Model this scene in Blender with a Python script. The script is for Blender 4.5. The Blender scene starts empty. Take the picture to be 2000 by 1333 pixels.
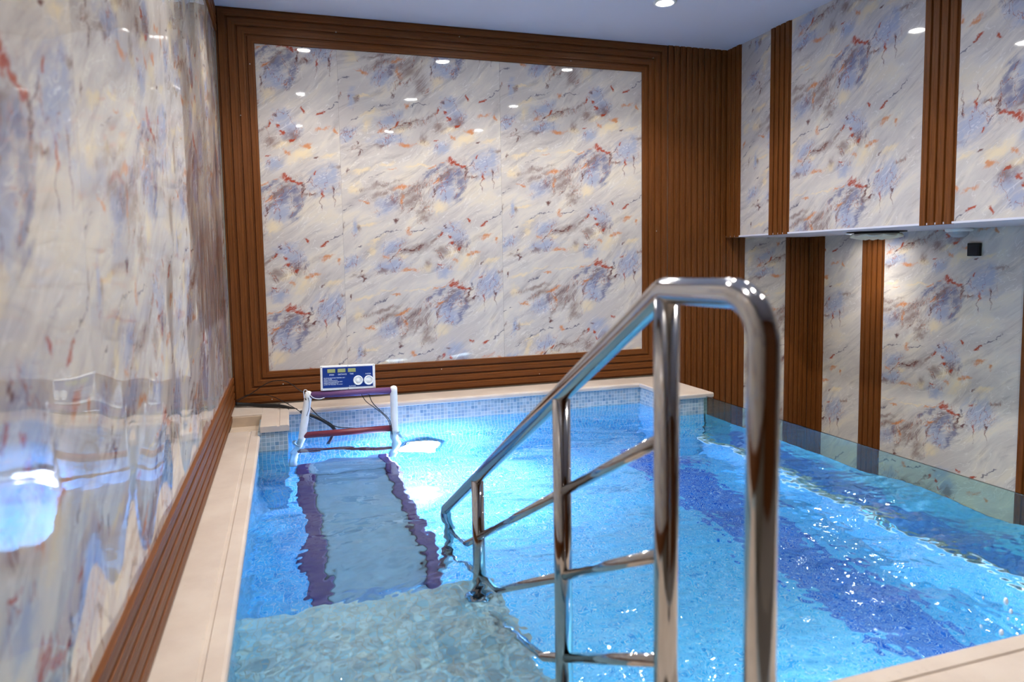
import bpy, bmesh, math, random
import numpy as np
from mathutils import Vector, Matrix
R = math.radians
C = bpy.context.scene.collection
random.seed(7)

# ------------------------------------------------------------------ helpers
def prop(o, label=None, cat=None, group=None, kind=None):
    if label: o['label'] = label
    if cat: o['category'] = cat
    if group: o['group'] = group
    if kind: o['kind'] = kind
    return o

def link(name, bm, mat, parent=None, smooth=False, loc=None):
    me = bpy.data.meshes.new(name)
    bmesh.ops.recalc_face_normals(bm, faces=bm.faces)
    bm.to_mesh(me); bm.free()
    if mat: me.materials.append(mat)
    if smooth:
        for p in me.polygons: p.use_smooth = True
    o = bpy.data.objects.new(name, me); C.objects.link(o)
    if parent: o.parent = parent
    if loc: o.location = loc
    return o

def thing(name, label, cat, loc=(0, 0, 0), group=None):
    o = bpy.data.objects.new(name, None); C.objects.link(o)
    o.empty_display_size = .05
    o.location = loc
    return prop(o, label, cat, group)

def box(bm, x0, x1, y0, y1, z0, z1, bev=0, seg=2):
    vs = [bm.verts.new((x, y, z)) for x in (x0, x1) for y in (y0, y1) for z in (z0, z1)]
    fs = [bm.faces.new([vs[i] for i in q]) for q in
          ((0, 1, 3, 2), (4, 6, 7, 5), (0, 4, 5, 1), (2, 3, 7, 6), (0, 2, 6, 4), (1, 5, 7, 3))]
    if bev:
        es = list({e for f in fs for e in f.edges})
        bmesh.ops.recalc_face_normals(bm, faces=fs)
        bmesh.ops.bevel(bm, geom=es, offset=bev, segments=seg, affect='EDGES', profile=.5)
    return vs

def boxbm(*a, **k):
    bm = bmesh.new(); box(bm, *a, **k); return bm

def uvbox(o):
    """box-projected UVs in metres"""
    me = o.data
    uv = me.uv_layers.new(name='UVMap')
    mw = o.matrix_basis
    for p in me.polygons:
        n = p.normal; ax = max(range(3), key=lambda i: abs(n[i]))
        for li in p.loop_indices:
            v = mw @ me.vertices[me.loops[li].vertex_index].co
            uv.data[li].uv = ((v.y, v.z), (v.x, v.z), (v.x, v.y))[ax]
    return o

def frames(pts):
    pts = [Vector(p) for p in pts]; out = []
    t0 = (pts[1] - pts[0]).normalized()
    ref = Vector((0, 0, 1)) if abs(t0.z) < .9 else Vector((1, 0, 0))
    nrm = (ref - t0 * ref.dot(t0)).normalized()
    for i, p in enumerate(pts):
        t = ((pts[min(i + 1, len(pts) - 1)] - p).normalized() + (p - pts[max(i - 1, 0)]).normalized()).normalized()
        nrm = (nrm - t * nrm.dot(t)).normalized()
        out.append((p, t, nrm, t.cross(nrm)))
    return out

def tube(bm, pts, r, n=16, cap=True):
    rings = []
    fr = frames(pts)
    for i, (p, t, a, b) in enumerate(fr):
        rr = r[i] if isinstance(r, (list, tuple)) else r
        rings.append([bm.verts.new(p + (a * math.cos(2 * math.pi * k / n) + b * math.sin(2 * math.pi * k / n)) * rr) for k in range(n)])
    for A, B in zip(rings, rings[1:]):
        for k in range(n):
            bm.faces.new((A[k], A[(k + 1) % n], B[(k + 1) % n], B[k]))
    if cap:
        bm.faces.new(rings[0][::-1]); bm.faces.new(rings[-1])

def smoothpath(pts, sub=8):
    """Catmull-Rom through the points"""
    P = [Vector(p) for p in pts]; P = [P[0] * 2 - P[1]] + P + [P[-1] * 2 - P[-2]]
    out = []
    for i in range(1, len(P) - 2):
        for k in range(sub):
            t = k / sub; a, b, c, d = P[i - 1:i + 3]
            out.append(.5 * ((2 * b) + (c - a) * t + (2 * a - 5 * b + 4 * c - d) * t * t + (3 * b - a - 3 * c + d) * t ** 3))
    return out + [P[-2]]

def fillet(pts, rad, seg=10):
    """polyline with circular-ish rounded corners; rad per inner corner"""
    P = [Vector(p) for p in pts]; out = [P[0]]
    for i in range(1, len(P) - 1):
        r = rad[i - 1]; a = (P[i - 1] - P[i]).normalized(); b = (P[i + 1] - P[i]).normalized()
        ang = a.angle(b); d = r / math.tan(ang / 2)
        cen = P[i] + (a + b).normalized() * (r / math.sin(ang / 2))
        s = P[i] + a * d - cen; e = P[i] + b * d - cen
        tot = s.angle(e)
        for k in range(seg + 1):
            t = k / seg
            out.append(cen + (s * math.sin((1 - t) * tot) + e * math.sin(t * tot)) / math.sin(tot))
    return out + [P[-1]]

def lathe(bm, prof, n=32, M=None):
    """profile (radius, z) revolved around z"""
    rings = []
    for r, z in prof:
        if r < 1e-6: rings.append([bm.verts.new((0, 0, z))])
        else: rings.append([bm.verts.new((r * math.cos(2 * math.pi * k / n), r * math.sin(2 * math.pi * k / n), z)) for k in range(n)])
    for A, B in zip(rings, rings[1:]):
        for k in range(n):
            a, b = A[k % len(A)], A[(k + 1) % len(A)]; c, d = B[(k + 1) % len(B)], B[k % len(B)]
            f = [];
            for v in (a, b, c, d):
                if v not in f: f.append(v)
            if len(f) > 2: bm.faces.new(f)
    if M is not None: bmesh.ops.transform(bm, matrix=M, verts=bm.verts)

# ------------------------------------------------------------------ materials
def lin(c):
    c = c / 255
    return c / 12.92 if c <= .04045 else ((c + .055) / 1.055) ** 2.4
def srgb(r, g, b): return (lin(r), lin(g), lin(b), 1)

class NT:
    def __init__(s, name):
        s.m = bpy.data.materials.new(name); s.m.use_nodes = True
        s.t = s.m.node_tree; s.t.nodes.clear()
        s.out = s.n('ShaderNodeOutputMaterial')
    def n(s, ty, ins=None, **kw):
        nd = s.t.nodes.new(ty)
        for k, v in kw.items(): setattr(nd, k, v)
        for k, v in (ins or {}).items():
            sk = nd.inputs[k]
            if isinstance(v, bpy.types.NodeSocket): s.t.links.new(v, sk)
            else: sk.default_value = v
        return nd
    def math(s, op, a, b=0, c=0, clamp=False):
        return s.n('ShaderNodeMath', {0: a, 1: b, 2: c}, operation=op, use_clamp=clamp).outputs[0]
    def mix(s, f, a, b, bt='MIX'):
        return s.n('ShaderNodeMix', {0: f, 6: a, 7: b}, data_type='RGBA', blend_type=bt).outputs[2]
    def mr(s, v, a, b, c=0., d=1., it='SMOOTHSTEP'):
        return s.n('ShaderNodeMapRange', {0: v, 1: a, 2: b, 3: c, 4: d}, interpolation_type=it).outputs[0]
    def noise(s, vec, scale, detail=2., rough=.5, **kw):
        return s.n('ShaderNodeTexNoise', {'Vector': vec, 'Scale': scale, 'Detail': detail, 'Roughness': rough}, **kw)
    def mapping(s, vec, loc=(0, 0, 0), rot=(0, 0, 0), sc=(1, 1, 1), ty='POINT'):
        return s.n('ShaderNodeMapping', {'Vector': vec, 'Location': loc, 'Rotation': rot, 'Scale': sc}, vector_type=ty).outputs[0]
    def bsdf(s, **kw):
        b = s.n('ShaderNodeBsdfPrincipled', {k.replace('_', ' '): v for k, v in kw.items()})
        s.t.links.new(b.outputs[0], s.out.inputs[0]); return b
    def bump(s, h, dist=.01, st=1.):
        return s.n('ShaderNodeBump', {'Height': h, 'Distance': dist, 'Strength': st}).outputs[0]

def plain(name, col, rough=.5, metal=0., **kw):
    t = NT(name)
    pos = t.n('ShaderNodeTexCoord').outputs['Object']
    nz = t.noise(pos, 14., 3.).outputs['Fac']
    c = t.mix(t.mr(nz, .3, .7, 0., 1.), tuple(x * .93 for x in col[:3]) + (1,), tuple(min(1, x * 1.05) for x in col[:3]) + (1,))
    t.bsdf(Base_Color=c, Roughness=rough, Metallic=metal, **kw)
    return t.m

FEAT = 'red 0.817 -0.009 0.0237 0.0219 -50;red 0.858 -0.024 0.0313 0.012 -30;red 0.895 -0.045 0.0276 0.0111 -35;red 0.927 -0.054 0.0147 0.0083 0;mar 0.941 -0.063 0.0092 0.0203 -15;mar 0.93 -0.099 0.0075 0.0279 -20;brn 0.955 -0.126 0.0419 0.0112 10;mar 0.988 -0.114 0.0205 0.0065 20;brn 0.748 -0.137 0.0091 0.0456 -35;brn 0.706 -0.2 0.0082 0.041 -25;mar 0.681 -0.258 0.0055 0.041 0;org 0.706 -0.159 0.0252 0.009 40;red 1.058 -0.127 0.0085 0.0245 5;brn 1.056 -0.167 0.0038 0.0377 0;mar 1.146 -0.089 0.0076 0.0228 0;brn 1.143 -0.14 0.0048 0.0476 5;org 0.671 -0.049 0.0306 0.0063 25;org 0.739 -0.022 0.027 0.0045 25;org 0.428 -0.216 0.0546 0.0097 17;org 0.459 -0.202 0.0194 0.0106 10;org 0.439 -0.308 0.0123 0.0299 10;org 0.183 -0.324 0.0224 0.012 -30;org 0.17 -0.318 0.0344 0.0052 -15;org 0.373 -0.085 0.0296 0.0052 -5;org 0.486 -0.539 0.0196 0.0178 -30;org 0.303 -0.719 0.0244 0.0131 10;org 0.4 -0.687 0.0264 0.007 48;red 0.414 -0.672 0.0125 0.0062 45;mar 0.356 -0.721 0.0308 0.0044 38;mar 0.498 -0.668 0.0811 0.0036 12;brn 0.525 -0.668 0.1081 0.0198 12;brn 0.68 -0.598 0.0638 0.0082 48;mar 0.767 -0.504 0.0166 0.0092 -15;red 0.721 -0.566 0.0219 0.0082 45;red 0.79 -0.581 0.0166 0.0092 -20;red 0.803 -0.623 0.0111 0.0111 0;red 0.868 -0.669 0.0205 0.0084 20;brn 0.873 -0.64 0.0419 0.0373 0;red 0.944 -0.453 0.0186 0.0093 -50;red 1.061 -0.477 0.0264 0.0094 30;mar 1.08 -0.468 0.0132 0.0056 40;dsh 1.147 -0.427 0.0433 0.0038 32;dsh 1.205 -0.388 0.0289 0.0038 38;mar 0.39 -0.463 0.0125 0.0143 -30;brn 0.124 -0.51 0.012 0.0207 -15;brn 0.005 -0.496 0.0059 0.0218 -20;org -0.059 -0.352 0.0083 0.0249 -35;org 1.08 -0.58 0.0381 0.0114 25;org 1.168 -0.601 0.0105 0.019 15;org 0.966 -0.708 0.0395 0.0104 15;org 0.835 -0.758 0.0186 0.0112 -35;red 0.715 -0.784 0.0203 0.0074 10;brn 0.614 -0.777 0.027 0.0252 30;mar 1.034 -0.789 0.019 0.0076 28;brn 1.204 -0.848 0.0389 0.0097 10;org 0.479 -0.823 0.0535 0.0107 3;brn 0.292 -0.832 0.0484 0.0141 15;brn 0.11 -0.86 0.043 0.0086 10;mar 0.14 -0.871 0.0207 0.0052 -20;mar 0.123 -0.826 0.0069 0.0189 -25;mar 0.135 -0.887 0.0069 0.0189 -15;red 1.021 0.033 0.0151 0.0075 25;mar 0.047 -0.09 0.0076 0.0185 -10;dsh 0.216 -0.143 0.0207 0.0034 32;dsh 0.26 -0.122 0.0241 0.0034 22;dsh 0.303 -0.109 0.0226 0.0026 15;dsh 0.016 -0.377 0.0221 0.0034 32;dsh 0.059 -0.354 0.0238 0.0034 30;dsh -0.044 -0.431 0.0252 0.0034 42;dsh -0.095 -0.48 0.0232 0.0025 48;dsh 0.105 -0.651 0.0258 0.0034 25;dsh 0.244 -0.573 0.0348 0.0035 32;dsh 0.323 -0.545 0.0348 0.0044 14;dsh 0.402 -0.519 0.0264 0.0026 15;dsh 0.572 -0.528 0.0811 0.0036 12;dsh 0.969 -0.032 0.0056 0.0373 -25;blu 1.082 -0.02 0.0847 0.0753 20;blu 1.148 0.02 0.0282 0.0659 0;dbl 0.862 -0.089 0.0479 0.0387 30;blu 0.783 -0.265 0.0638 0.0456 0;dbl 0.866 -0.259 0.0168 0.0512 -25;blu 0.317 -0.342 0.0653 0.0479 20;blu 0.864 -0.589 0.0512 0.0559 0;dbl 0.873 -0.636 0.0242 0.0224 0;blu 0.8 -0.514 0.0553 0.0369 20;blu 0.051 -0.768 0.0602 0.0344 30;blu 0.346 -0.787 0.0969 0.0352 10;blu 0.742 -0.841 0.0461 0.0369 0;brn 0.725 -0.681 0.0461 0.0322 30;blu 0.09 -0.51 0.0187 0.051 -10;blu 0.357 -0.648 0.0705 0.0352 30;dbl 0.712 -0.06 0.0547 0.0146 35;dbl 0.648 -0.103 0.0541 0.0108 35;brn 0.512 -0.303 0.0802 0.0401 30;brn 0.6 -0.383 0.0324 0.0631 -25;brn 0.609 -0.429 0.036 0.027 0;brn 0.44 -0.369 0.0089 0.0535 -30;brn 0.52 -0.352 0.0071 0.0535 -35;brn 0.284 -0.194 0.1033 0.012 15;brn 0.31 -0.25 0.0871 0.0218 25;dbl 0.388 -0.288 0.0174 0.0348 -20;dbl 0.802 -0.123 0.0783 0.0461 40;dbl 0.894 -0.196 0.0261 0.0699 -20;blu 0.747 -0.216 0.0547 0.0729 -25;brn 0.486 -0.246 0.1409 0.0264 28;brn 0.784 -0.099 0.0829 0.0129 38;yel 0.321 -0.041 0.0516 0.0086 5;yel 0.148 -0.092 0.0775 0.012 15;yel 0.727 -0.348 0.041 0.041 20;yel 0.709 -0.382 0.0109 0.0364 -25;yel 0.431 -0.726 0.0285 0.0196 10;yel 0.199 -0.68 0.0192 0.0522 -25;yel 0.226 -0.599 0.061 0.0122 25;yel 0.159 -0.486 0.0765 0.0085 10;yel 0.095 -0.222 0.034 0.034 30;yel 0.614 -0.806 0.0365 0.0219 0;yel 0.817 -0.699 0.0553 0.0184 20;yel 1.127 -0.76 0.0577 0.0135 20;yel 0.928 -0.767 0.0652 0.0373 20;yel -0.04 -0.225 0.0252 0.0336 0;yel 0.559 -0.049 0.0802 0.0071 5'

def marble_material(name, wave):
    t = NT(name)
    uv = t.n('ShaderNodeTexCoord').outputs['UV']
    sx = t.n('ShaderNodeSeparateXYZ', {0: uv})
    v = t.math('WRAP', sx.outputs[1], .130, -.795)
    P0 = t.n('ShaderNodeCombineXYZ', {0: sx.outputs[0], 1: v, 2: 0.}).outputs[0]
    def warp(P, src, scale, amp, det):
        n = t.noise(src, scale, det, .6, noise_dimensions='2D').outputs['Color']
        n = t.n('ShaderNodeVectorMath', {0: n, 1: (.5, .5, .5)}, operation='SUBTRACT').outputs[0]
        return t.n('ShaderNodeVectorMath', {0: n, 1: (amp, amp, 0), 2: P}, operation='MULTIPLY_ADD').outputs[0]
    P = warp(P0, uv, 12., .075, 5.)
    Q = warp(uv, uv, 1.7, .24, 1.)
    # diagonal brush-like streaks running up to the right, bending as they go
    PR = t.mapping(Q, rot=(0, 0, R(-36)))
    s1 = t.noise(t.mapping(PR, sc=(1.3, 4.6, 1)), 1.7, 4., .58, noise_dimensions='2D').outputs['Fac']
    s2 = t.noise(t.mapping(PR, loc=(3, 7, 0), sc=(1.5, 9., 1)), 1.8, 5., .66, noise_dimensions='2D').outputs['Fac']
    col = t.mix(t.mr(s1, .32, .70), srgb(194, 185, 177), srgb(214, 205, 193))
    col = t.mix(t.math('MULTIPLY', t.mr(s1, .50, .74), .6), col, srgb(219, 204, 178))
    col = t.mix(t.math('MULTIPLY', t.mr(s2, .50, .76), .5), col, srgb(148, 138, 137))
    acc = {}
    last = None
    feats = []
    for q in FEAT.split(';'):
        g, *n = q.split(); n = list(map(float, n))
        if n[1] < -.795: n[1] += .925
        feats.append((g, *n))
        ext = max(n[2], n[3]) * 1.2 if g in ('blu', 'dbl', 'yel', 'brn') else 0   # soft patches also show across the repeat line
        if n[1] - ext < -.795: feats.append((g, n[0], n[1] + .925, *n[2:]))
        if n[1] + ext > .130: feats.append((g, n[0], n[1] - .925, *n[2:]))
    for f in sorted(feats, key=lambda q: q[0]):
        g, cx, cy, ax, ay, an = f
        if last and g != last:   # each colour family is summed up before the next begins
            P = t.n('ShaderNodeVectorMath', {0: acc[last], 1: (1e-7,) * 3, 2: P}, operation='MULTIPLY_ADD').outputs[0]
        last = g
        m = t.mapping(P, (cx, cy, 0), (0, 0, R(an)), (ax * 1.15, ay * 1.15, 1), 'TEXTURE')
        d = t.n('ShaderNodeVectorMath', {0: m}, operation='LENGTH').outputs['Value']
        acc[g] = d if g not in acc else t.math('SMOOTH_MIN' if g in ('blu', 'dbl', 'yel', 'brn') else 'MINIMUM', acc[g], d, .3)
    gr = t.noise(t.mapping(PR, loc=(1, 2, 0), sc=(1., 2.6, 1)), 13., 4., .68, noise_dimensions='2D').outputs['Fac']
    soft = t.math('MULTIPLY_ADD', gr, 2.2, -1.1)          # ragged, brushed edges
    hard = t.math('MULTIPLY_ADD', gr, 2.7, -1.25)
    def lay(g, c, e0, e1, k, edge):
        nonlocal col
        w = t.math('MULTIPLY', t.mr(t.math('ADD', acc[g], edge), e0, e1), k)
        col = t.mix(w, col, c)
    lay('yel', srgb(236, 212, 164), 1.7, .0, .65, soft)
    lay('blu', srgb(163, 168, 187), 1.8, .1, .95, soft)
    lay('dbl', srgb(112, 114, 140), 1.7, .1, .85, soft)
    lay('brn', srgb(136, 114, 106), 1.8, -.1, .8, soft)
    lay('dsh', srgb(96, 92, 108), 1.35, .5, .8, hard)
    lay('org', srgb(206, 134, 84), 1.7, .1, .9, hard)
    lay('mar', srgb(98, 54, 50), 1.6, .25, .9, hard)
    lay('red', srgb(166, 68, 42), 1.6, .4, .95, hard)
    # hairline rust and slate veins running through the brown and blue patches
    nv = t.noise(t.mapping(Q, loc=(4, 1, 0), rot=(0, 0, R(25)), sc=(2.6, 1.1, 1)), 3.4, 4., .6, noise_dimensions='2D').outputs['Fac']
    vein = t.mr(t.math('ABSOLUTE', t.math('SUBTRACT', nv, .5)), .016, .002)
    near = t.mr(t.math('MINIMUM', t.math('MINIMUM', acc['brn'], acc['dbl']), t.math('MULTIPLY', acc['blu'], 1.3)), 2.3, .9)
    col = t.mix(t.math('MULTIPLY', t.math('MULTIPLY', vein, near), .62), col, t.mix(t.mr(gr, .42, .56), srgb(104, 84, 92), srgb(168, 92, 58)))
    # pale scratches
    wl = t.math('ABSOLUTE', t.math('SUBTRACT', t.noise(t.mapping(PR, loc=(1, 5, 0), sc=(1.2, 4., 1)), 2.2, 3., .55, noise_dimensions='2D').outputs['Fac'], .5))
    col = t.mix(t.math('MULTIPLY', t.mr(wl, .010, .0), .35), col, srgb(242, 237, 230))
    pos = t.n('ShaderNodeTexCoord').outputs['Object']
    if wave == 2:   # grey-brown patch on the side wall near the far corner, ragged lower edge
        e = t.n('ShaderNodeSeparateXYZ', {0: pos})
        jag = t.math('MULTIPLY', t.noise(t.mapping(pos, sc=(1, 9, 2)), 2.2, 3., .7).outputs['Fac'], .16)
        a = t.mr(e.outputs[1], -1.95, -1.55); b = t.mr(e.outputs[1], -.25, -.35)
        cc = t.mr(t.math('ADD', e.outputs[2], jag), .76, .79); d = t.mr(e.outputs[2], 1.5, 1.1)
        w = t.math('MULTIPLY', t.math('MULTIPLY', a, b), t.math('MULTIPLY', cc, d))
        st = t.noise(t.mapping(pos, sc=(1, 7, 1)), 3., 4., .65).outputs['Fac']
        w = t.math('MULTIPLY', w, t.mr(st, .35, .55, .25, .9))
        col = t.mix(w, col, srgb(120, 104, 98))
    h = t.noise(pos, 1.7 if wave == 2 else 2.2, 1., .4).outputs['Fac']
    bp = t.bump(h, .03 if wave == 2 else .004)
    t.bsdf(Base_Color=col, Roughness=.03, Specular_IOR_Level=.55, Normal=bp)
    return t.m

def wood_material(name, axis):
    t = NT(name)
    pos = t.n('ShaderNodeTexCoord').outputs['Object']
    sc = [60, 60, 60]; sc[axis] = 1.6
    g = t.noise(t.mapping(pos, sc=sc), 3., 4., .6).outputs['Fac']
    b = t.noise(pos, 1.3, 2.).outputs['Fac']
    col = t.mix(t.mr(g, .3, .72), srgb(94, 51, 17), srgb(122, 69, 25))
    col = t.mix(t.mr(b, .35, .65, 0., .4), col, srgb(100, 57, 24))
    t.bsdf(Base_Color=col, Roughness=.45, Specular_IOR_Level=.25, Normal=t.bump(g, .0006, .5))
    return t.m

def tile_material(name, c1, c2, c3, c4):
    t = NT(name)
    uv = t.n('ShaderNodeTexCoord').outputs['UV']
    br = t.n('ShaderNodeTexBrick', {'Vector': uv, 'Color1': srgb(*c1), 'Color2': srgb(*c2), 'Mortar': srgb(214, 216, 214),
             'Scale': 1., 'Mortar Size': .0016, 'Mortar Smooth': .2, 'Bias': -.1, 'Brick Width': .0256, 'Row Height': .0256}, offset=0., squash=1.)
    # second random tint, per tile
    cell = t.n('ShaderNodeVectorMath', {0: uv, 1: (.0256, .0256, 1)}, operation='SNAP').outputs[0]
    wn = t.n('ShaderNodeTexWhiteNoise', {'Vector': cell}, noise_dimensions='2D').outputs['Value']
    tint = t.mix(t.mr(wn, .75, .95, 0., .55), br.outputs['Color'], srgb(*c3))
    tint = t.mix(t.mr(wn, .3, .1, 0., .45), tint, srgb(*c4))
    c = t.mix(br.outputs['Fac'], tint, srgb(214, 216, 214))
    t.bsdf(Base_Color=c, Roughness=.18, Normal=t.bump(t.math('SUBTRACT', 1., br.outputs['Fac']), .0012, .6))
    return t.m

def stone_material():
    t = NT('cream_coping_stone')
    pos = t.n('ShaderNodeTexCoord').outputs['Object']
    a = t.noise(pos, 3.2, 4., .6).outputs['Fac']; b = t.noise(pos, 60., 3., .6).outputs['Fac']
    col = t.mix(t.mr(a, .35, .68), srgb(194, 178, 164), srgb(206, 192, 178))
    col = t.mix(t.mr(b, .62, .78, 0., .35), col, srgb(170, 150, 130))
    t.bsdf(Base_Color=col, Roughness=.38, Specular_IOR_Level=.45, Normal=t.bump(b, .0008, .4))
    return t.m

def chrome_material():
    t = NT('polished_stainless_steel')
    pos = t.n('ShaderNodeTexCoord').outputs['Object']
    a = t.noise(pos, 9., 3.).outputs['Fac']
    t.bsdf(Base_Color=(.52, .50, .48, 1), Metallic=1., Roughness=t.mr(a, .3, .7, .05, .12))
    return t.m

def water_material():
    t = NT('clear_pool_water')
    t.bsdf(Base_Color=(1, 1, 1, 1), Roughness=0., IOR=1.333, Transmission_Weight=1.)
    va = t.n('ShaderNodeVolumeAbsorption', {'Color': (.79, .945, .985, 1), 'Density': 1.0})
    t.t.links.new(va.outputs[0], t.out.inputs['Volume'])
    return t.m

def glass_material():
    t = NT('green_tinted_glass')
    t.bsdf(Base_Color=(.60, .85, .78, 1), Roughness=0., IOR=1.5, Transmission_Weight=1.)
    return t.m

def emit(name, col, st):
    t = NT(name)
    e = t.n('ShaderNodeEmission', {'Color': col, 'Strength': st})
    t.t.links.new(e.outputs[0], t.out.inputs[0]); return t.m

M_marble = marble_material('glossy_veined_marble', 1)
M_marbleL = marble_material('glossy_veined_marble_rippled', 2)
M_woodZ = wood_material('brown_fluted_wood_upright', 2)
M_woodX = wood_material('brown_fluted_wood_level', 0)
M_woodY = wood_material('brown_fluted_wood_deep', 1)
M_tile = tile_material('blue_glass_mosaic', (138, 162, 174), (182, 192, 194), (104, 134, 158), (174, 170, 164))
M_steptile = tile_material('pale_mosaic', (186, 224, 244), (228, 240, 248), (156, 210, 238), (222, 218, 206))
M_azure = tile_material('azure_mosaic', (66, 166, 206), (98, 190, 220), (44, 132, 190), (126, 202, 224))
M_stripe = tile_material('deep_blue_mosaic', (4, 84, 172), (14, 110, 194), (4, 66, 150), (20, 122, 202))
M_stone = stone_material()
M_chrome = chrome_material()
M_water = water_material()
M_glass = glass_material()
M_ceil = NT('ceiling_paint'); M_ceil.bsdf(Base_Color=srgb(216, 214, 222), Roughness=.8); M_ceil = M_ceil.m
M_white = plain('white_plastic', srgb(240, 240, 238), .35)
M_cream = plain('cream_plaster', srgb(236, 226, 200), .6)
M_grout = plain('grey_mortar', srgb(150, 140, 126), .9)
M_bed = plain('beige_concrete', srgb(196, 176, 154), .9)
M_black = plain('black_rubber', srgb(22, 22, 24), .45)
M_dark = plain('black_plastic', srgb(9, 9, 11), .7)
M_purple = plain('purple_foam_sleeve', srgb(104, 66, 112), .6)
M_maroon = plain('dark_red_tube', srgb(112, 40, 52), .4)
M_rail = plain('dark_purple_side_rail', srgb(88, 58, 112), .55)
M_belt = plain('grey_rubber_belt', srgb(156, 180, 200), .7)
M_blue = plain('blue_face_plate', srgb(18, 52, 128), .35)
M_lcd = plain('grey_green_display', srgb(160, 166, 112), .25)
M_text = plain('white_print', srgb(205, 218, 240), .5)
M_screw = plain('bright_screw', srgb(190, 185, 176), .35, .6)
M_floor = plain('grey_floor_tile', srgb(150, 142, 134), .4)
M_lamp = emit('downlight_glow', (1, .98, .95, 1), 260)
M_pool = emit('pool_lamp_glow', (.78, .80, 1., 1), 160)

# ------------------------------------------------------------------ room dimensions
ZC = 2.773; ZS = 1.192; RX = 4.05; QX = 4.93; YF = -6.7; ZF = -1.25
WL = -.13        # water level

def struct(name, bm, m, parent=None, smooth=False):
    o = link(name, bm, m, parent, smooth)
    if parent is None: o['kind'] = 'structure'
    return o

struct('wall_left', boxbm(-.2, -.006, YF, .2, ZF, ZC + .1), M_grout)
struct('wall_back', boxbm(-.2, 5.2, .004, .2, ZF, ZC + .1), M_grout)
struct('wall_right', boxbm(QX + .006, 5.2, YF, .004, ZF, ZS + .1), M_grout)
struct('wall_upper_right', boxbm(RX + .006, 5.2, YF, .004, ZS + .012, ZC + .1), M_grout)
struct('wall_front', boxbm(-.2, 5.2, YF - .2, YF, ZF, ZC + .1), M_woodZ)
struct('ceiling', boxbm(-.2, RX + .006, YF, .2, ZC, ZC + .1), M_ceil)
struct('soffit_ceiling', boxbm(RX - .004, QX + .006, YF, .004, ZS, ZS + .012), M_ceil).name = 'ceiling_soffit'
struct('floor', boxbm(-.2, 5.2, YF, .2, ZF - .15, ZF), M_floor)

# ------------------------------------------------------------------ marble sheets (parts of their walls)
W = bpy.data.objects
def sheet(wall, axis, plane, a0, a1, z0, z1, u_of, v_of, mat, th=.005):
    """axis 'y': back wall, spans x a0..a1 ; 'x+'/'x-': side walls, spans y a0..a1"""
    bm = bmesh.new()
    g = .0006
    if axis == 'y': box(bm, a0 + g, a1 - g, plane, plane + th, z0, z1)
    elif axis == 'x+': box(bm, plane, plane + th, a0 + g, a1 - g, z0, z1)
    else: box(bm, plane - th, plane, a0 + g, a1 - g, z0, z1)
    o = link('marble_sheet', bm, mat, W[wall])
    uv = o.data.uv_layers.new(name='UVMap')
    for l in o.data.loops:
        c = o.data.vertices[l.vertex_index].co
        a = c.x if axis == 'y' else c.y
        uv.data[l.index].uv = (u_of(a), v_of(c.z))
    return o

ZT, ZB = 2.543, .263
for x0, x1, s, pk in ((.249, .80, -.40, 1.642), (.80, 2.013, .80, 1.789), (2.013, 3.23, 2.013, 1.93)):
    sheet('wall_back', 'y', 0, x0, x1, ZB, ZT, lambda a, s=s: a - s, lambda z, pk=pk: z - pk, M_marble)
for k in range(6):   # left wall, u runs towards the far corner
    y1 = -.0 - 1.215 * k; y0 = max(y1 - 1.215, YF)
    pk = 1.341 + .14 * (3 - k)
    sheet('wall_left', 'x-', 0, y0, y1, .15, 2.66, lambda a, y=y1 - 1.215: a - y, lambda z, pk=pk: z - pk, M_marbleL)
# upper right wall
for y1, y0, u0, pk, flip in ((-.196, -.575, .31, 2.30, 0), (-.80, -1.966, -.60, 2.448, 0), (-2.19, -3.4, -2.19, 1.72, 1), (-3.62, -4.83, -3.62, 2.1, 0), (-5.05, -6.26, -5.05, 2.2, 0)):
    if flip: fu = lambda a, u=u0: 1.215 - (u - a) - .04; fv = lambda z, pk=pk: pk - z
    else: fu = lambda a, u=u0: u - a; fv = lambda z, pk=pk: z - pk
    if y1 == -.196: fu = lambda a: -.30 - a
    sheet('wall_upper_right', 'x+', RX, y0, y1, ZS + .002, ZC, fu, fv, M_marble)
# recess wall
sheet('wall_back', 'y', 0, 4.243, 4.676, ZF, ZS, lambda a: a - 4.10, lambda z: z - .75, M_marble)
for y1, y0, u0, pk in ((-.198, -.632, .757, .615), (-.85, -1.975, -.60, .843), (-2.20, -3.4, -2.2, .9), (-3.62, -4.83, -3.62, .7), (-5.05, -6.26, -5.05, .9)):
    sheet('wall_right', 'x+', QX, y0, y1, ZF, ZS, lambda a, u=u0: u - a, lambda z, pk=pk: z - pk, M_marble)

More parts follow.
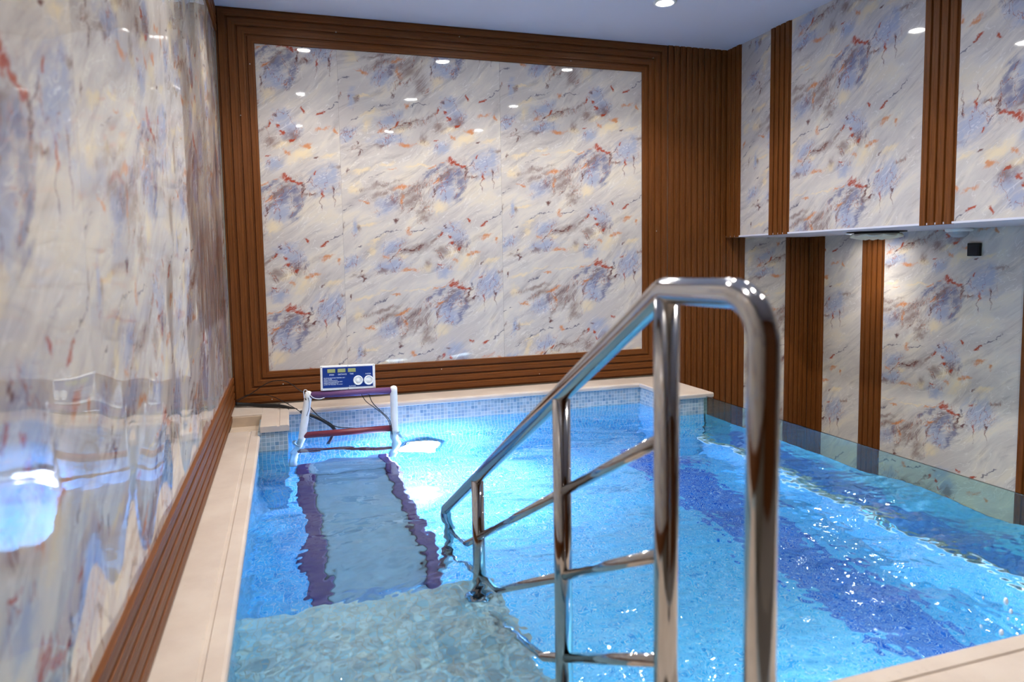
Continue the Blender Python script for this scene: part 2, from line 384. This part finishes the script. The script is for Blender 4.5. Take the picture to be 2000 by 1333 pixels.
# ------------------------------------------------------------------ fluted wood boards
PITCH = .056
def flute(bm, org, across, along, nrm, width, length, m0=0., m1=0., s0=0.):
    """ribs across 'width', extruded along 'length'; mitres m0/m1 lengthen the ends with w"""
    A, L, N, O = Vector(across), Vector(along), Vector(nrm), Vector(org)
    prof = [(0, -.002), (0, .0)]
    n = max(1, round(width / PITCH)); p = width / n
    for k in range(n):
        b = k * p
        prof += [(b + .001, .011), (b + .003, .0135), (b + .0165, .0140), (b + .0180, .0126), (b + .0195, .0140), (b + p - .016, .0135), (b + p - .014, .011), (b + p - .0125, .001), (b + p - .001, .001)]
    prof += [(width, .0), (width, -.002)]
    rows = [[], []]
    for w, h in prof:
        rows[0].append(bm.verts.new(O + A * w + N * h + L * (s0 - w * m0)))
        rows[1].append(bm.verts.new(O + A * w + N * h + L * (length + w * m1)))
    for i in range(len(prof) - 1):
        bm.faces.new((rows[0][i], rows[0][i + 1], rows[1][i + 1], rows[1][i]))
    bm.faces.new((rows[0][-1], rows[0][0], rows[1][0], rows[1][-1]))
    bm.faces.new(rows[0][::-1]); bm.faces.new(rows[1])

def flute_obj(name, mat, *a, **k):
    bm = bmesh.new(); flute(bm, *a, **k); return struct(name, bm, mat)

# frame moulding around the big marble panel: four mitred boards, one trim
ft = bpy.data.objects.new('trim_1', None); C.objects.link(ft); ft['kind'] = 'structure'
XL, XR = .249, 3.23; YN = (0, -1, 0); FW = .23
def fboard(name, mat, *a, **k):
    bm = bmesh.new(); flute(bm, *a, **k); return link(name, bm, mat, ft)
fboard('frame_board', M_woodZ, (XL, 0, ZB), (-1, 0, 0), (0, 0, 1), YN, .244, ZT - ZB, m0=FW / .244, m1=FW / .244)
fboard('frame_board', M_woodZ, (XR, 0, ZB), (1, 0, 0), (0, 0, 1), YN, .24, ZT - ZB, m0=FW / .24, m1=FW / .24)
fboard('frame_board', M_woodX, (XL, 0, ZT), (0, 0, 1), (1, 0, 0), YN, FW, XR - XL, m0=.244 / FW, m1=.24 / FW)
fboard('frame_board', M_woodX, (XL, 0, ZB), (0, 0, -1), (1, 0, 0), YN, FW, XR - XL, m0=.244 / FW, m1=.24 / FW)
# screw heads on the boards
for x, z in ((.14, 2.05), (.215, 2.40), (.8, 2.66), (1.7, 2.70), (2.6, 2.585), (3.33, 2.66), (.34, .165), (.26, .06), (1.5, .2), (2.3, .11), (2.75, .05), (3.36, 1.25)):
    bm = bmesh.new(); lathe(bm, [(0, .0022), (.003, .0018), (.0042, 0), (.0042, -.004)], 10, Matrix.Translation((x, -.0142, z)) @ Matrix.Rotation(R(90), 4, 'X'))
    link('screw', bm, M_screw, ft, True)

flute_obj('trim_2', M_woodZ, (3.474, 0, ZF), (1, 0, 0), (0, 0, 1), YN, RX - 3.474 + .001, ZC - ZF)            # back wall, upright ribs
flute_obj('trim_3', M_woodZ, (RX + .004, 0, ZF), (1, 0, 0), (0, 0, 1), YN, 4.243 - RX - .004, ZS - ZF)
flute_obj('trim_4', M_woodZ, (4.676, 0, ZF), (1, 0, 0), (0, 0, 1), YN, QX - 4.676, ZS - ZF)
XN = (-1, 0, 0)
k = 5
for y1, y0 in ((-.016, -.196), (-.575, -.80), (-1.966, -2.19), (-3.4, -3.62), (-4.83, -5.05)):
    flute_obj('trim_%d' % k, M_woodZ, (RX, y1, ZS - .003), (0, -1, 0), (0, 0, 1), XN, y1 - y0, ZC - ZS + .003); k += 1
for y1, y0 in ((-.016, -.198), (-.632, -.85), (-1.975, -2.20), (-3.4, -3.62), (-4.83, -5.05)):
    flute_obj('trim_%d' % k, M_woodZ, (QX, y1, ZF), (0, -1, 0), (0, 0, 1), XN, y1 - y0, ZS - ZF); k += 1
flute_obj('baseboard_left', M_woodY, (0, -.016, .233), (0, 0, -1), (0, -1, 0), (1, 0, 0), .262, -YF - .02)
flute_obj('trim_%d' % k, M_woodY, (0, -.016, 2.603), (0, 0, 1), (0, -1, 0), (1, 0, 0), ZC - 2.603, -YF - .02)

# ------------------------------------------------------------------ swimming pool
pool = thing('swimming_pool', 'tiled blue swimming pool with cream stone coping and steps', 'pool', (1.7, -2.2, ZF))
def ppart(name, bm, mat, smooth=False):
    o = link(name, bm, mat); uvbox(o) if 'mosaic' in mat.name else None
    o.parent = pool; o.matrix_parent_inverse = Matrix.Translation(-pool.location); return o
PX0, PX1, PY0, PY1 = .185, 3.29, -4.0, -.26   # inner faces
ZW = -.165
def shell(z0, z1a, top):
    bm = bmesh.new()
    box(bm, .02, PX0, -4.3, -.004, z0, min(z1a, -.062))       # left wall
    box(bm, PX0, 3.36, PY1, -.018, z0, min(z1a, -.012))       # far wall
    box(bm, PX0, 3.42, -4.3, PY0, z0, min(z1a, -.03))         # near wall
    box(bm, PX0, .36, -.73, PY1, z0, min(z1a, -.012))         # far-left pier
    box(bm, 3.07, 3.299, -.82, PY1, z0, min(z1a, -.012))      # far-right pier
    if not top:
        box(bm, PX1, 3.42, PY0, PY1, z0, -.79)                # low wall below the glass
        box(bm, PX0, PX1, PY0, PY1, z0, ZF + .05)             # floor
    box(bm, 3.299, 3.36, -.78, PY1, max(z0, -.79), min(z1a, -.012))
    return bm
ppart('tiled_basin', shell(ZF + .002, ZW, False), M_azure)
ppart('waterline_band', shell(ZW, 0, True), M_tile)['label'] = 'grey-blue mosaic band above the water line'
bm = bmesh.new()
box(bm, PX0, 1.12, PY0, -2.62, ZF + .05, -.43); ppart('step', bm, M_steptile)
bm = bmesh.new()
box(bm, PX0, 1.12, PY0, -3.45, -.43, -.26); ppart('step', bm, M_steptile)
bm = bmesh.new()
box(bm, 2.70, 3.10, PY0, -.45, ZF + .05, ZF + .053); ppart('floor_stripe', bm, M_stripe)  # darker blue strip along the right side of the floor

def coping_profile(w, th):
    """(distance from outer edge, height) with the shallow groove and rounded nosing"""
    return [(0, 0), (0, th), (w - .075, th), (w - .072, th - .004), (w - .060, th - .004), (w - .056, th + .001), (w - .012, th + .001), (w - .004, th - .003), (w, th - .010), (w, .008), (w - .004, 0)]
def coping(org, across, along, w, th, length, m0=0., m1=0., prof=None):
    bm = bmesh.new(); O, A, L = Vector(org), Vector(across), Vector(along)
    pr = prof or coping_profile(w, th); r0, r1 = [], []
    for a, h in pr:
        r0.append(bm.verts.new(O + A * a + Vector((0, 0, h)) + L * (-a * m0)))
        r1.append(bm.verts.new(O + A * a + Vector((0, 0, h)) + L * (length + a * m1)))
    for i in range(len(pr)):
        j = (i + 1) % len(pr); bm.faces.new((r0[i], r0[j], r1[j], r1[i]))
    bm.faces.new(r0[::-1]); bm.faces.new(r1)
    return bm
def plainprof(w, th): return [(0, 0), (0, th), (w - .014, th), (w - .004, th - .004), (w, th - .014), (w, .006), (w - .005, 0)]
T1 = .037
# left: long slab, lower, with groove; starts beyond the open notch
ppart('coping_slab', coping((.001, -.575, -.062), (1, 0, 0), (0, -1, 0), .197, .030, 3.41), M_stone)
# far side
ppart('coping_slab', coping((.372, -.018, -.012), (0, -1, 0), (1, 0, 0), .262, T1, 3.07 - .372 - .012, prof=plainprof(.262, T1)), M_stone)
# far-left pier slabs around the notch
bm = bmesh.new()
box(bm, .001, .2, -.33, -.018, -.060, .025, .004); ppart('coping_slab', bm, M_stone)
ppart('coping_slab', coping((.2, -.018, -.012), (1, 0, 0), (0, -1, 0), .172, T1, .727), M_stone)
ppart('concrete_bed', boxbm(.003, .2, -.577, -.338, -.061, -.052), M_bed)
ppart('concrete_bed', boxbm(.003, .2, -.338, -.329, -.061, .012), M_bed)
# far-right pier slab
bm = bmesh.new(); box(bm, 3.055, 3.372, -.845, -.018, -.012, .025, .010, 3); ppart('coping_slab', bm, M_stone)
# near side, posts stand on it
ppart('coping_slab', coping((.2, -4.47, -.03), (0, 1, 0), (1, 0, 0), .49, .04, 3.25), M_stone)
ppart('glass_channel', boxbm(3.274, 3.33, PY0, -.82, -.79, -.765, .002), M_white)
ppart('pool_side', boxbm(.02, 3.44, -4.52, -4.3, ZF + .002, -.03), M_tile)

gl = link('glass_panel', boxbm(3.30, 3.312, -3.975, -.785, -.764, .0, .001, 1), M_glass)
prop(gl, 'long clear green-edged glass panel along the right side of the pool', 'glass panel')

# ------------------------------------------------------------------ water
def water():
    x0, x1, y0, y1 = .10, 3.306, -4.10, -.10
    nx, ny = 410, 510
    xs = np.linspace(x0, x1, nx); ys = np.linspace(y0, y1, ny)
    X, Y = np.meshgrid(xs, ys, indexing='ij')
    rng = np.random.RandomState(5)
    Z = np.zeros_like(X)
    # calm at the far end, choppier towards the near right where the water is stirred
    chop = 1 / (1 + np.exp(-(-(Y + 2.1) * 1.6 + (X - 1.6) * .5)))
    for i in range(70):
        lam = .07 * (14 ** rng.rand()); th = rng.rand() * 2 * math.pi
        if rng.rand() < .55: th = math.pi / 2 + rng.randn() * .45
        kk = 2 * math.pi / lam
        slope = .017 if lam > .2 else .0125
        ph = rng.rand() * 6.28
        bend = .5 * np.sin(1.3 * X + 1.7 * Y + ph)
        a = slope / kk
        near = 1 / (1 + np.exp((Y + 2.6) * 4))
        wgt = (.55 + .45 * chop) if lam > .2 else (.25 + .95 * np.maximum(chop, near))
        Z += a * wgt * np.sin(kk * (X * math.cos(th) + Y * math.sin(th)) + ph + bend * 2)
    for i in range(46):   # fine capillary ripples, strongest where the water is stirred
        lam = .030 + .035 * rng.rand(); th = rng.rand() * 2 * math.pi; kk = 2 * math.pi / lam; ph = rng.rand() * 6.28
        bend = np.sin(2.1 * X + ph) + np.sin(2.7 * Y + 2 * ph)
        patch = .6 + .4 * np.sin(3.1 * X + 1.9 * Y + 3 * ph)
        Z += .027 / kk * (.05 + 1.05 * np.maximum(chop ** 1.5, .95 / (1 + np.exp((Y + 2.75) * 5)))) * patch * np.sin(kk * (X * math.cos(th) + Y * math.sin(th)) + ph + bend)
    Z += WL
    verts = [(float(a), float(b), float(c)) for a, b, c in zip(X.ravel(), Y.ravel(), Z.ravel())]
    idx = lambda i, j: i * ny + j
    faces = [(idx(i, j), idx(i + 1, j), idx(i + 1, j + 1), idx(i, j + 1)) for i in range(nx - 1) for j in range(ny - 1)]
    nt = len(faces)
    zb = ZF + .02
    b = len(verts)
    edge = [idx(i, 0) for i in range(nx)] + [idx(nx - 1, j) for j in range(1, ny)] + [idx(i, ny - 1) for i in range(nx - 2, -1, -1)] + [idx(0, j) for j in range(ny - 2, 0, -1)]
    for e in edge: verts.append((verts[e][0], verts[e][1], zb))
    n = len(edge)
    for k in range(n):
        faces.append((edge[k], b + k, b + (k + 1) % n, edge[(k + 1) % n]))
    faces.append([b + k for k in range(n)][::-1])
    me = bpy.data.meshes.new('pool_water'); me.from_pydata(verts, [], faces)
    me.polygons.foreach_set('use_smooth', [i < nt for i in range(len(faces))])
    # split the skirt from the top shading-wise
    me.edges.foreach_set('use_edge_sharp', [False] * len(me.edges))
    es = set()
    for k in range(n): es.add(tuple(sorted((edge[k], edge[(k + 1) % n]))))
    for e in me.edges:
        if tuple(sorted(e.vertices)) in es: e.use_edge_sharp = True
    me.materials.append(M_water); me.update()
    o = bpy.data.objects.new('pool_water', me); C.objects.link(o)
    return prop(o, 'clear rippling turquoise water filling the pool', 'water')
water()

# splash drops thrown up by the near coping on the right
bm = bmesh.new(); rd = random.Random(3)
for i in range(46):
    x = 2.25 + rd.random() * .75; y = -3.93 + abs(rd.gauss(0, .07)); z = -.09 + abs(rd.gauss(0, .04))
    r = .0025 + rd.random() * .0045
    res = bmesh.ops.create_icosphere(bm, subdivisions=2, radius=r, matrix=Matrix.Translation((x, y, z)) @ Matrix.Rotation(rd.uniform(-.4, .2), 4, 'Y') @ Matrix.Diagonal((1, 1, 1.9, 1)))
sp = link('water_splash', bm, None, None, True)
tw = NT('splash_droplets'); tw.bsdf(Base_Color=(.97, .98, 1, 1), Roughness=.25)
sp.data.materials.append(tw.m)
prop(sp, 'small bright water drops splashing up beside the near right coping', 'splash', kind='stuff')

# ------------------------------------------------------------------ handrail
HX = 1.045; TR = .0243
hr = thing('pool_handrail', 'polished steel handrail with posts and slanting rungs leading into the pool', 'handrail', (HX, -4.41, .011))
def hpart(name, bm): 
    o = link(name, bm, M_chrome, None, True); o.parent = hr; o.matrix_parent_inverse = Matrix.Translation(-hr.location); return o
def slope_z(y, y0=-4.14, z0=.962, s=.548): return z0 - (y - y0) * s
P5 = -2.175
bm = bmesh.new()
tube(bm, fillet([(HX, -4.415, .012), (HX, -4.415, .962), (HX, -4.135, .960), (HX, P5, slope_z(P5)), (HX, P5, ZF + .055)], [.075, .06, .05]), TR, 28); hpart('top_rail', bm)
posts = {'a': (-4.14, .012), 'b': (-3.617, -.258), 'c': (-2.755, -.428)}
for kx, (y, zb) in posts.items():
    bm = bmesh.new(); tube(bm, [(HX, y, zb), (HX, y, slope_z(y) - .012 if kx != 'a' else .945)], .0235, 24); hpart('post', bm)
for y, zb in ((-4.415, .012), (-4.14, .012), (-3.617, -.258), (-2.755, -.428), (P5, ZF + .052)):
    bm = bmesh.new(); lathe(bm, [(0, 0), (.05, 0), (.05, .004), (.035, .010), (.026, .012)], 28, Matrix.Translation((HX, y, zb))); hpart('base_flange', bm)
def rung(y0, z0, s, y1):
    ys = [y0, -3.617, -2.755, P5]
    ys = [y for y in ys if y <= y1]
    for a, b in zip(ys, ys[1:]):
        bm = bmesh.new(); tube(bm, [(HX, a, z0 - (a - y0) * s), (HX, b, z0 - (b - y0) * s)], .0128, 18); hpart('rung', bm)
rung(-4.14, .688, .519, P5)
rung(-4.14, .463, .519, P5)
rung(-4.14, .252, .543, -2.7)

# ------------------------------------------------------------------ underwater treadmill
tm = thing('underwater_treadmill', 'white-posted treadmill standing in the pool with a blue control panel', 'treadmill', (.74, -1.4, ZF + .05))
def tpart(name, bm, mat, smooth=False, label=None, parent=None):
    o = link(name, bm, mat, None, smooth)
    o.parent = parent or tm; o.matrix_parent_inverse = Matrix.Translation(-tm.location)
    if label: o['label'] = label
    return o
TZ = -.74
bm = bmesh.new(); tube(bm, [(.375, -.46, TZ), (.449, -.46, -.13), (.499, -.46, .145), (.503, -.46, .165), (.505, -.46, .174), (.506, -.46, .179)], [.025, .025, .025, .024, .018, .006], 20)
tpart('handle_post', bm, M_white, True)
bm = bmesh.new(); tube(bm, [(1.058, -.5, TZ), (1.058, -.5, -.13), (1.06, -.5, .148), (1.06, -.5, .168), (1.06, -.5, .178), (1.06, -.5, .183)], [.025, .025, .025, .024, .018, .006], 20)
tpart('handle_post', bm, M_white, True)
bm = bmesh.new(); tube(bm, [(.50, -.46, .150), (1.06, -.495, .150)], .023, 18); tpart('crossbar', bm, M_purple, True, 'purple padded top crossbar')
bm = bmesh.new(); tube(bm, [(.455, -.46, -.118), (1.058, -.495, -.113)], .023, 18); tpart('crossbar', bm, M_maroon, True, 'dark red crossbar at the water line')
bm = bmesh.new(); tube(bm, [(.41, -.46, -.50), (1.058, -.495, -.50)], .023, 18); tpart('crossbar', bm, M_maroon, True, 'dark red crossbar under the water')
for xa, xb in ((.41, .51), (.955, 1.03)):
    bm = bmesh.new(); box(bm, xa, xb, -2.32, -.42, TZ - .10, TZ + .01, .012); tpart('side_rail', bm, M_rail)
bm = bmesh.new(); box(bm, .512, .953, -2.28, -.75, TZ - .07, TZ - .01, .02, 3); tpart('running_belt', bm, M_belt)
bm = bmesh.new(); box(bm, .40, 1.04, -.74, -.38, TZ - .10, TZ - .015, .02, 3); tpart('roller_cover', bm, M_belt)
for x in (.46, .99):
    for y in (-2.2, -.6):
        bm = bmesh.new(); tube(bm, [(x, y, ZF + .05), (x, y, TZ - .09)], .025, 14); tpart('foot', bm, M_dark, True)
for x, y in ((.405, -.49), (1.085, -.53)):
    bm = bmesh.new(); tube(bm, smoothpath([(x, y, -.15), (x - .012, y - .02, -.17), (x, y - .02, -.24), (x + .02, y - .01, -.33)]), .011, 10); tpart('clamp_hook', bm, M_chrome, True)

# control panel: white box, blue face, three displays, two buttons
cp = link('control_panel', boxbm(-.180, .180, 0, .055, 0, .165, .004), M_white)
cp.location = (.760, -.487, .1755); cp.rotation_euler = (R(-6), R(1.0), 0)
cpM = cp.matrix_basis.copy()
cp.parent = tm; cp.matrix_parent_inverse = Matrix.Translation(-tm.location)
def cpart(name, bm, mat, smooth=False):
    return link(name, bm, mat, cp, smooth)
cpart('face_plate', boxbm(-.167, .163, -.0022, .001, .017, .153), M_blue)
for x in (-.110, -.043, .024):
    cpart('display', boxbm(x - .0255, x + .0255, -.0042, -.002, .117, .142, .001), M_lcd)
for x, z in ((.064, .059), (.134, .057)):
    bm = bmesh.new(); lathe(bm, [(0, .008), (.020, .008), (.0215, .0065), (.0235, .0065), (.026, .012), (.0295, .012), (.0325, .008), (.0325, 0)], 32, Matrix.Translation((x, -.002, z)) @ Matrix.Rotation(R(90), 4, 'X'))
    cpart('push_button', bm, M_white, True)
for x, z in ((-.172, .158), (0, .159), (.171, .158), (-.172, .007), (0, .007), (.171, .008)):
    bm = bmesh.new(); lathe(bm, [(0, .0015), (.0025, .001), (.003, 0)], 8, Matrix.Translation((x, -.0, z)) @ Matrix.Rotation(R(90), 4, 'X')); cpart('screw', bm, M_grout, True)
def lettering(s, x, z, size, sx=1.):
    cu = bpy.data.curves.new('lettering', 'FONT'); cu.body = s; cu.size = size; cu.extrude = .0003; cu.offset = .0002
    cu.resolution_u = 2
    tmp = bpy.data.objects.new('tmp', cu); C.objects.link(tmp)
    dg = bpy.context.evaluated_depsgraph_get()
    me = bpy.data.meshes.new_from_object(tmp.evaluated_get(dg)); bpy.data.objects.remove(tmp)
    me.transform(Matrix.Translation((x, -.0026, z)) @ Matrix.Rotation(R(90), 4, 'X') @ Matrix.Diagonal((sx, 1, 1, 1)))
    me.materials.append(M_text)
    o = bpy.data.objects.new('lettering', me); C.objects.link(o); o.parent = cp
lettering('SPEED', -.124, .099, .0125, .95)
lettering('DISTANCE', -.066, .100, .0125, .95)
lettering('TIME', .010, .101, .0125, .95)
lettering('FASTER', .113, .097, .0115, 1.)
lettering('SLOWER', .004, .0195, .0115, 1.)
for i, s in enumerate(('MAXIMUM ADJUSTABLE TREADMILL BELT', 'SAFETY SYSTEM', 'PRESSING FASTER SWITCH', 'STARTS AND INCREASES THE SPEED', 'PRESSING SLOWER SWITCH', 'SLOWS THE TREADMILL TO A STOP')):
    lettering(s, -.160, .0795 - i * .0087, .0082, .92)

# ------------------------------------------------------------------ hose and cables
def cable(name, pts, r, mat, label, cat, group=None):
    bm = bmesh.new(); tube(bm, smoothpath(pts), r, 10)
    return prop(link(name, bm, mat, None, True), label, cat, group)
cable('hose', [(.020, -.05, .052), (.112, -.07, .044), (.228, -.13, .0385), (.326, -.19, .0385), (.426, -.255, .014), (.501, -.30, -.012), (.58, -.33, -.048), (.65, -.36, -.095), (.668, -.35, -.14), (.66, -.31, -.22), (.63, -.29, -.5)], .0125, M_black,
      'thick black hose running from the left wall over the coping into the water', 'hose')
cable('cable', [(.020, -.045, .063), (.064, -.05, .087), (.132, -.06, .125), (.201, -.1, .175), (.26, -.15, .21), (.318, -.22, .225), (.366, -.3, .226), (.412, -.4, .21), (.434, -.46, .198), (.48, -.49, .17)], .0028, M_black,
      'thin black cable arching high from the left wall to the treadmill post', 'cable', 'treadmill cables')
cable('cable', [(.020, -.05, .075), (.107, -.05, .112), (.189, -.08, .113), (.263, -.14, .104), (.336, -.22, .078), (.407, -.31, .045), (.468, -.42, .017), (.514, -.44, -.016)], .0025, M_black,
      'thin black cable drooping from the left wall behind the left treadmill post', 'cable', 'treadmill cables')
cable('cable', [(.478, -.487, .137), (.508, -.45, .071), (.55, -.42, .009), (.6, -.4, -.039), (.662, -.4, -.084), (.717, -.41, -.099), (.817, -.43, -.11), (.95, -.44, -.15), (1.02, -.46, -.22)], .0032, M_black,
      'black cable hanging from the left end of the purple bar down to the water', 'cable', 'treadmill cables')
cable('cable', [(.498, -.49, .14), (.502, -.5, .107), (.497, -.495, .06), (.483, -.487, .019)], .0018, M_black,
      'short thin dark wire dangling beside the left white post', 'cable')
cable('cable', [(.835, -.475, .150), (.842, -.5, .14), (.87, -.505, .091), (.92, -.51, .047), (.97, -.51, .004), (1.008, -.52, -.04), (1.022, -.53, -.081), (1.026, -.53, -.115), (1.03, -.54, -.2)], .0028, M_black,
      'left one of two black cables curving from the panel to the right post', 'cable', 'treadmill cables')
cable('cable', [(.885, -.475, .150), (.892, -.5, .138), (.909, -.5, .086), (.94, -.5, .044), (.978, -.5, .004), (1.016, -.51, -.037), (1.031, -.525, -.078), (1.034, -.53, -.115), (1.04, -.54, -.2)], .0028, M_black,
      'right one of two black cables curving from the panel to the right post', 'cable', 'treadmill cables')
cable('cord', [(.471, -.495, .141), (.471, -.51, .191), (.486, -.52, .198), (.503, -.53, .176), (.526, -.53, .146), (.563, -.51, .131), (.6, -.497, .133)], .0024, M_white,
      'white cord looped around the left end of the purple bar', 'cord')

# ------------------------------------------------------------------ lamps
def aim(o, d): o.rotation_euler = Vector(d).to_track_quat('-Z', 'Y').to_euler()
def light(name, ty, loc, e, col, parent=None, d=None, **kw):
    l = bpy.data.lights.new(name, ty); l.energy = e; l.color = col
    for k_, v_ in kw.items(): setattr(l, k_, v_)
    o = bpy.data.objects.new(name, l); C.objects.link(o); o.location = loc
    if d: aim(o, d)
    if parent: o.parent = parent; o.matrix_parent_inverse = Matrix.Translation(-parent.location)
    return o

def downlight(x, y, z, label, group=None, r=.052, e=82, ang=122):
    t = thing('ceiling_downlight', label, 'ceiling light', (x, y, z), group)
    bm = bmesh.new(); lathe(bm, [(r + .028, 0), (r + .027, -.006), (r + .012, -.012), (r + .002, -.006), (r, .0)], 32)
    link('rim', bm, M_white, t, True)
    bm = bmesh.new(); lathe(bm, [(r + .001, -.002), (r * .6, -.004), (0, -.0045)], 28)
    link('lens', bm, M_lamp, t, True)
    l = bpy.data.lights.new('downlight_beam', 'SPOT'); l.energy = e; l.color = (1, .945, .89); l.cycles.is_caustics_light = True; l.spot_size = R(ang); l.spot_blend = .6; l.shadow_soft_size = .05
    o = bpy.data.objects.new('downlight_beam', l); C.objects.link(o); o.parent = t; o.location = (0, 0, -.02)
    return t
for x in (.605, 1.77, 2.94):
    for y in (-.87, -2.48, -4.1):
        if (x, y) == (2.94, -.87): downlight(x, y, ZC, 'round white recessed downlight glowing in the ceiling at top right')
        else: downlight(x, y, ZC, 'round recessed downlight out of frame, mirrored as a bright oval in the marble', 'downlights above the frame', e=82 if y > -3 else (72 if x < 1 else 46))

# soffit over the glass side
downlight(4.62, -.86, ZS, 'small recessed downlight in the low soffit above the fluted strip', None, .045, 17, 104)
downlight(4.50, -2.7, ZS, 'small added downlight in the low soffit out of frame to the right', None, .045, 17, 104)  # added lamp, out of view, to light the recess wall
ro = thing('ceiling_rosette', 'cream scalloped rosette hanging under the low soffit above the fluted strip', 'ceiling ornament', (4.56, -1.13, ZS))
bm = bmesh.new(); n = 72; rings = []
for r0, z, sc in ((.165, -.016, 0), (.168, -.022, .012), (.16, -.030, .018), (.12, -.040, .016), (.08, -.052, .012), (.05, -.044, 0)):
    rings.append([bm.verts.new(((r0 + sc * abs(math.sin(9 * 2 * math.pi * k_ / n / 2))) * math.cos(2 * math.pi * k_ / n), (r0 + sc * abs(math.sin(9 * 2 * math.pi * k_ / n / 2))) * math.sin(2 * math.pi * k_ / n), z - sc * .8 * abs(math.sin(9 * math.pi * k_ / n)))) for k_ in range(n)])
for A, B in zip(rings, rings[1:]):
    for k_ in range(n): bm.faces.new((A[k_], A[(k_ + 1) % n], B[(k_ + 1) % n], B[k_]))
bm.faces.new(rings[-1])
link('plaster_ring', bm, M_cream, ro, False)
bm = bmesh.new(); lathe(bm, [(0, -.0005), (.20, -.0005), (.20, -.006), (.150, -.006), (.150, -.018), (0, -.018)], 48); link('shadow_gap', bm, M_dark, ro)

sd = thing('smoke_detector', 'white dome detector under the low soffit above the black socket', 'detector', (4.80, -1.60, ZS))
bm = bmesh.new(); lathe(bm, [(0, 0), (.085, 0), (.085, -.016), (.078, -.022), (.05, -.024)], 32); link('base', bm, M_white, sd, True)
t = NT('milky_dome'); t.bsdf(Base_Color=(.75, .82, .9, 1), Roughness=.15, Transmission_Weight=.5); 
bm = bmesh.new(); lathe(bm, [(.062, -.023), (.056, -.045), (.038, -.060), (0, -.066)], 32); link('dome', bm, t.m, sd, True)

so = thing('wall_socket', 'small square black socket box on the marble under the white detector', 'socket', (QX, -1.625, 1.045))
link('box_body', boxbm(-.028, 0, -.044, .044, -.045, .045, .004), M_dark, so)
link('cover', boxbm(-.032, -.027, -.038, .038, -.039, .039, .002), M_dark, so)

# pool lamp on the far wall, under water
LX, LZ = 1.27, -.78
pl = thing('pool_lamp', 'bright violet-white underwater lamp on the far wall of the pool', 'pool lamp', (LX, PY1, LZ))
bm = bmesh.new(); lathe(bm, [(.175, 0), (.175, .02), (.165, .028), (.148, .03), (.144, .02)], 40, Matrix.Rotation(R(90), 4, 'X')); link('bezel', bm, M_chrome, pl, True)
bm = bmesh.new(); lathe(bm, [(.146, .022), (.11, .034), (.06, .044), (0, .048)], 40, Matrix.Rotation(R(90), 4, 'X')); link('lens', bm, M_pool, pl, True)
light('pool_lamp_beam', 'SPOT', (LX, PY1 - .06, LZ), 160, (.72, .72, 1.), pl, (.25, -1, -.35), spot_size=R(150), spot_blend=.8, shadow_soft_size=.08)
light('pool_lamp_halo', 'POINT', (LX + .03, PY1 - .13, LZ), 120, (.62, .56, 1.), pl, shadow_soft_size=.06)
# added unseen lamps on the near wall, below the coping, to brighten the pool
for i, (x, e) in enumerate(((1.75, 52), (2.65, 30))):
    q = thing('pool_lamp', 'added underwater fill lamp on the near wall of the pool below the coping, out of view', 'pool lamp', (x, PY0, LZ), 'added fill lamps on the near wall')
    bm = bmesh.new(); lathe(bm, [(.135, 0), (.135, .02), (.125, .028), (.105, .03), (.100, .02)], 40, Matrix.Rotation(R(-90), 4, 'X')); link('bezel', bm, M_chrome, q, True)
    bm = bmesh.new(); lathe(bm, [(.102, .022), (.08, .030), (.04, .036), (0, .038)], 40, Matrix.Rotation(R(-90), 4, 'X')); link('lens', bm, M_pool, q, True)
    light('pool_lamp_beam', 'SPOT', (x, PY0 + .06, LZ), e, (.80, 1., .98), q, (0, 1, -.12), spot_size=R(165), spot_blend=.8, shadow_soft_size=.1)

# ------------------------------------------------------------------ world, camera, view
w = bpy.data.worlds.new('room_dark'); bpy.context.scene.world = w; w.use_nodes = True
w.node_tree.nodes['Background'].inputs[0].default_value = (.5, .5, .55, 1); w.node_tree.nodes['Background'].inputs[1].default_value = .05

cam = bpy.data.cameras.new('camera'); co = bpy.data.objects.new('camera', cam); C.objects.link(co)
yaw, pit, rol, fpx = .3115, -.0824, -.0168, 1371.43
F = Vector((math.sin(yaw) * math.cos(pit), math.cos(yaw) * math.cos(pit), math.sin(pit)))
Rt = Vector((math.cos(yaw), -math.sin(yaw), 0)); Up = Rt.cross(F)
r_ = Rt * math.cos(rol) + Up * math.sin(rol); u_ = -Rt * math.sin(rol) + Up * math.cos(rol)
m = Matrix.Identity(4)
for i in range(3): m[i][0] = r_[i]; m[i][1] = u_[i]; m[i][2] = -F[i]; m[i][3] = (.3825, -5.2736, 1.0167)[i]
co.matrix_world = m
cam.sensor_width = 36; cam.lens = fpx / 2000 * 36; cam.shift_y = -42.29 / 2000
cam.clip_start = .05
cam.dof.use_dof = True; cam.dof.focus_distance = 4.7; cam.dof.aperture_fstop = 2.8
S = bpy.context.scene; S.camera = co
S.view_settings.view_transform = 'Standard'; S.view_settings.look = 'None'; S.view_settings.gamma = 1.; S.view_settings.exposure = -.1
S.view_settings.use_curve_mapping = False
cy = S.cycles
cy.max_bounces = 10; cy.diffuse_bounces = 3; cy.glossy_bounces = 5; cy.transmission_bounces = 8; cy.transparent_max_bounces = 6
cy.sample_clamp_indirect = 8.; cy.blur_glossy = .3
for o in bpy.data.objects:
    if o.name.startswith(('tiled_basin', 'waterline', 'step', 'running_belt', 'side_rail', 'roller_cover', 'floor_stripe', 'glass_channel', 'handle_post', 'crossbar')): o.cycles.is_caustics_receiver = True
bpy.data.objects['pool_water'].cycles.is_caustics_caster = True
cy.caustics_reflective = False; cy.caustics_refractive = True
cy.use_denoising = True
cy.use_adaptive_sampling = True; cy.adaptive_threshold = .1; cy.adaptive_min_samples = 16
